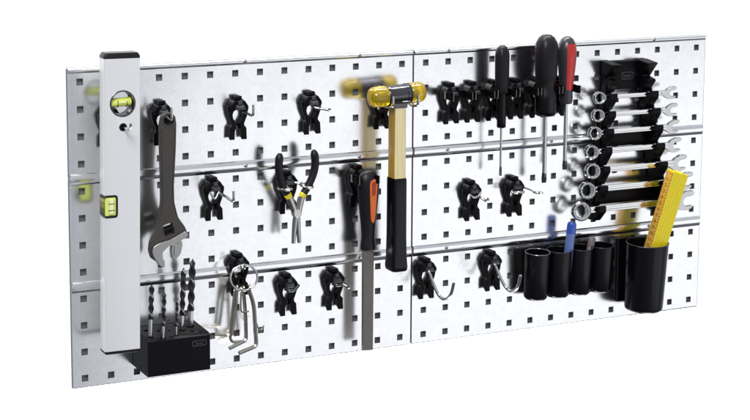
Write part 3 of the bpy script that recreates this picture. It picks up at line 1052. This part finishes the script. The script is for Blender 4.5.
WG = 'combination wrenches lying in the rack'
WL = ['smallest combination wrench, topmost in the rack', 'second wrench from the top of the rack', 'third wrench from the top of the rack, just above the upper rail',
      'fourth wrench from the top, middle one of the seven', 'fifth wrench from the top, level with the ruler top end', 'sixth wrench from the top, passing behind the yellow ruler',
      'largest combination wrench, lowest in the rack']
xl_ = [313.5, 311, 305.5, 300, 302, 292.5, 281.5]
xr_ = [450, 452, 455, 458.5, 468, 479, 480]
OE = [(-25, -2.4), (-15.6, -8.5), (-7, -13.6), (5, -14.2), (13, -12.8), (17.4, -9.3), (16, -7.9), (3.4, -8.6), (-1.4, -4), (-1.6, 0), (2.6, 4.2), (15.6, 5.6), (19.6, 9.0), (17.6, 12.6), (4, 13), (-8, 8.4), (-15, 2.6), (-25, 2.4)]
for k in range(7):
    z = wzs[k]
    d0 = 23.5 + k * .7
    ro_ = [10.4, 10.8, 11.4, 12, 13, 14, 15.6][k]
    xa, xb = xl_[k], xr_[k]
    t = thing('combination_wrench', WL[k], 'wrench', ((xa + xb) / 2, d0, z), WG)
    mx = (xa + xb) / 2
    b = MB()
    hgt = 3.7 + k * .25
    se = [(xa - mx + ro_ * .7, .95, -.6), (xa - mx + ro_ + 6, 1.0, -.3), (xa - mx + ro_ + 16, 1, 0), (0, 1, 0), (xb - mx - 26, 1, 0), (xb - mx - 13, 1.05, .0)]
    rs = []
    for x, f, dz in se:
        h = hgt * f
        rs.append([V(x, dd, dz + zz) for dd, zz in ((-2.4, -h + .6), (-1.8, -h), (2.2, -h), (3.1, -h + .8), (3.1, -h * .42), (1.5, -h * .26), (1.5, h * .22),
                                                   (3.1, h * .38), (3.1, h - .9), (2.2, h), (-1.8, h), (-2.4, h - .6))])
    b.rings(rs)
    b.build('shaft', M['chrome'], t)
    # ring end, tilted forward, with a twelve-point mouth
    b = MB()
    n = 48
    rr = []
    A = Matrix.Rotation(R(-14), 3, 'Z') @ Matrix.Rotation(R(-6), 3, 'X')
    c0 = V(xa - mx, 3.2, -.4)

    def rp_(rad, dd, star=0):
        row = []
        for q in range(n):
            a = 2 * math.pi * q / n
            rv = rad * (1 + (star if q % 4 == 0 else (-star * .6 if q % 4 == 2 else 0)))
            row.append(c0 + A @ V(rv * math.cos(a), dd, rv * math.sin(a)))
        return row
    th = 3.2 + ro_ * .12
    prof_ = [(ro_ * .62, -th, .07), (ro_ * .86, -th, 0), (ro_, -th * .55, 0), (ro_, th * .55, 0), (ro_ * .88, th, 0), (ro_ * .7, th, 0), (ro_ * .62, th * .8, .07)]
    b.rings([rp_(*q) for q in prof_], closed=True)
    b.build('ring_end', M['chrome'], t, angle=32)
    # open end
    b = MB()
    sc = [.80, .84, .88, .95, 1.06, 1.14, 1.26][k]
    pr = round_poly([(x * sc * .82 + (xb - mx) - 2, zz * sc * .92) for x, zz in OE], 1.6, 2)
    b.prism(pr, -2.6 - k * .1, 2.6 + k * .1)
    b.build('open_end', M['satin'], t, bevel=1.1, angle=45)

# ------------------------------------------------------------------ row of four tubes
tb = thing('tube_holder', 'row of four joined black plastic tubes with open tops', 'tube holder', (268, 0, -168))
tx0, tz0 = 268, -168
b = MB()
b.box(-62, 62, 1.2, 5, 12, 66)
b.build('back_plate', M['gloss_black'], tb, bevel=1)
for k in range(4):
    x = 206.5 + 39.3 * k - tx0
    b = MB()
    r = 19.2
    b.lathe((x, 22.4, 0), (0, .06, 1), [(0, 12), (.6, 16), (2.5, 18), (6, r), (74.2, r + .6), (74.8, r + .4), (75, r - .3), (74.8, r - 1.0), (12, r - 1.6), (10, .02)], 40)
    b.build('tube', M['gloss_black'], tb, angle=30)
    b = MB()
    b.tube([(x + (r + .1) * math.cos(2 * math.pi * q / 40), 22.4 + 4.5 + (r + .1) * math.sin(2 * math.pi * q / 40), 74.7 - .06 * (r) * math.sin(2 * math.pi * q / 40)) for q in range(40)], .6, 8, closed=True)
    b.build('tube_rim', M['grey_plastic'] if k else M['satin'], tb)  # first ring is brighter: its rim highlight is put into the material

# pens in the tubes
pn = thing('pen', 'blue see-through pen standing in the second black tube', 'pen', (258.5, 25, -150))
pn.rotation_euler = (0, R(4.5), 0)
b = MB(); b.lathe((0, 0, 0), (0, .05, 1), [(0, 3), (4, 7.2), (82, 7.4)], 20); b.build('barrel', M['bluelight'], pn)
b = MB(); b.lathe((0, 4.1, 82.1), (0, .05, 1), [(0, 7.5), (14, 7.3), (17, 6), (18, 3.5), (18.2, .02)], 20); b.build('pen_cap', M['blue'], pn)
b = MB(); b.lathe((0, .8, 16), (0, .05, 1), [(0, 2.4), (64, 2.4)], 10); b.build('ink_tube', M['blue'], pn)
pn2 = thing('marker', 'short taupe marker leaning in the third black tube', 'marker', (296, 22, -150))
pn2.rotation_euler = (0, R(10), 0)
b = MB(); b.lathe((0, 0, 0), (0, .03, 1), [(0, 3), (3, 5.6), (56, 5.6), (57, 5.0)], 18); b.build('barrel', M['taupe'], pn2)
b = MB(); b.lathe((0, 1.7, 57), (0, .03, 1), [(0, 5.7), (12, 5.6), (14, 4.4), (14.2, .02)], 18); b.build('marker_cap', M['taupe'], pn2)

# ------------------------------------------------------------------ big cup and folding ruler
bc = thing('large_tube', 'large black plastic cup holding the yellow ruler', 'cup', (401, 0, -204))
b = MB()
b.box(-30, 30, 1.2, 6, 8, 112)
b.build('back_plate', M['gloss_black'], bc, bevel=1)
b = MB()
b.lathe((-.5, 36, 0), (.015, .04, 1), [(0, 24), (.8, 28), (3, 30.2), (8, 31), (109, 33.8), (110, 33.8), (110.6, 33.2), (110.4, 32), (14, 29), (12, .02)], 56)
b.build('cup_wall', M['gloss_black'], bc, angle=30)
b = MB()
b.tube([(1.2 + 33.6 * math.cos(2 * math.pi * q / 56), 40.4 + 33.6 * math.sin(2 * math.pi * q / 56), 110.2 - 1.3 * math.sin(2 * math.pi * q / 56)) for q in range(56)], .8, 8, closed=True)
b.build('cup_rim', M['grey_plastic'], bc)

ru = thing('folding_ruler', 'yellow folding ruler leaning in the large black cup', 'ruler', (388, 40, -184))
ru.rotation_euler = (R(4), R(15.5), 0)
Lr = 213
b = MB()
for k in range(6):
    x0 = -12 + k * 4.9
    b.box(x0 + .15, x0 + 4.75, -9.5, 9.5 - (k % 2) * .3, 0, Lr - (k % 3) * .9)
b.build('slat_stack', M['yellow'], ru, bevel=.8)
b = MB()
b.box(-12.5, -11.9, -9.0, 9.0, 3, Lr - 3)
sc_ = b.build('scale_face', M['scale'], ru)
b = MB()
for k in range(0, 210):
    zz = Lr - 6 - k
    ln = 5.5 if k % 10 == 0 else (4 if k % 5 == 0 else 2.6)
    if k % 5 == 0:
        b.box(-12.75, -12.45, 9 - ln, 9, zz - .35, zz + .35)
    if k % 10 == 0:
        b.box(-12.75, -12.45, -9, -6, zz - .3, zz + .3)
b.build('graduation', M['print'], sc_)
for k in range(1, 20):
    mw = Matrix.Translation(V(-12.62, -1, Lr - 6 - k * 10)) @ Matrix(((0, 0, -1, 0), (-1, 0, 0, 0), (0, 1, 0, 0), (0, 0, 0, 1)))
    text_mesh('numeral', str(k), 8.2, M['print'], sc_, mw, .12)
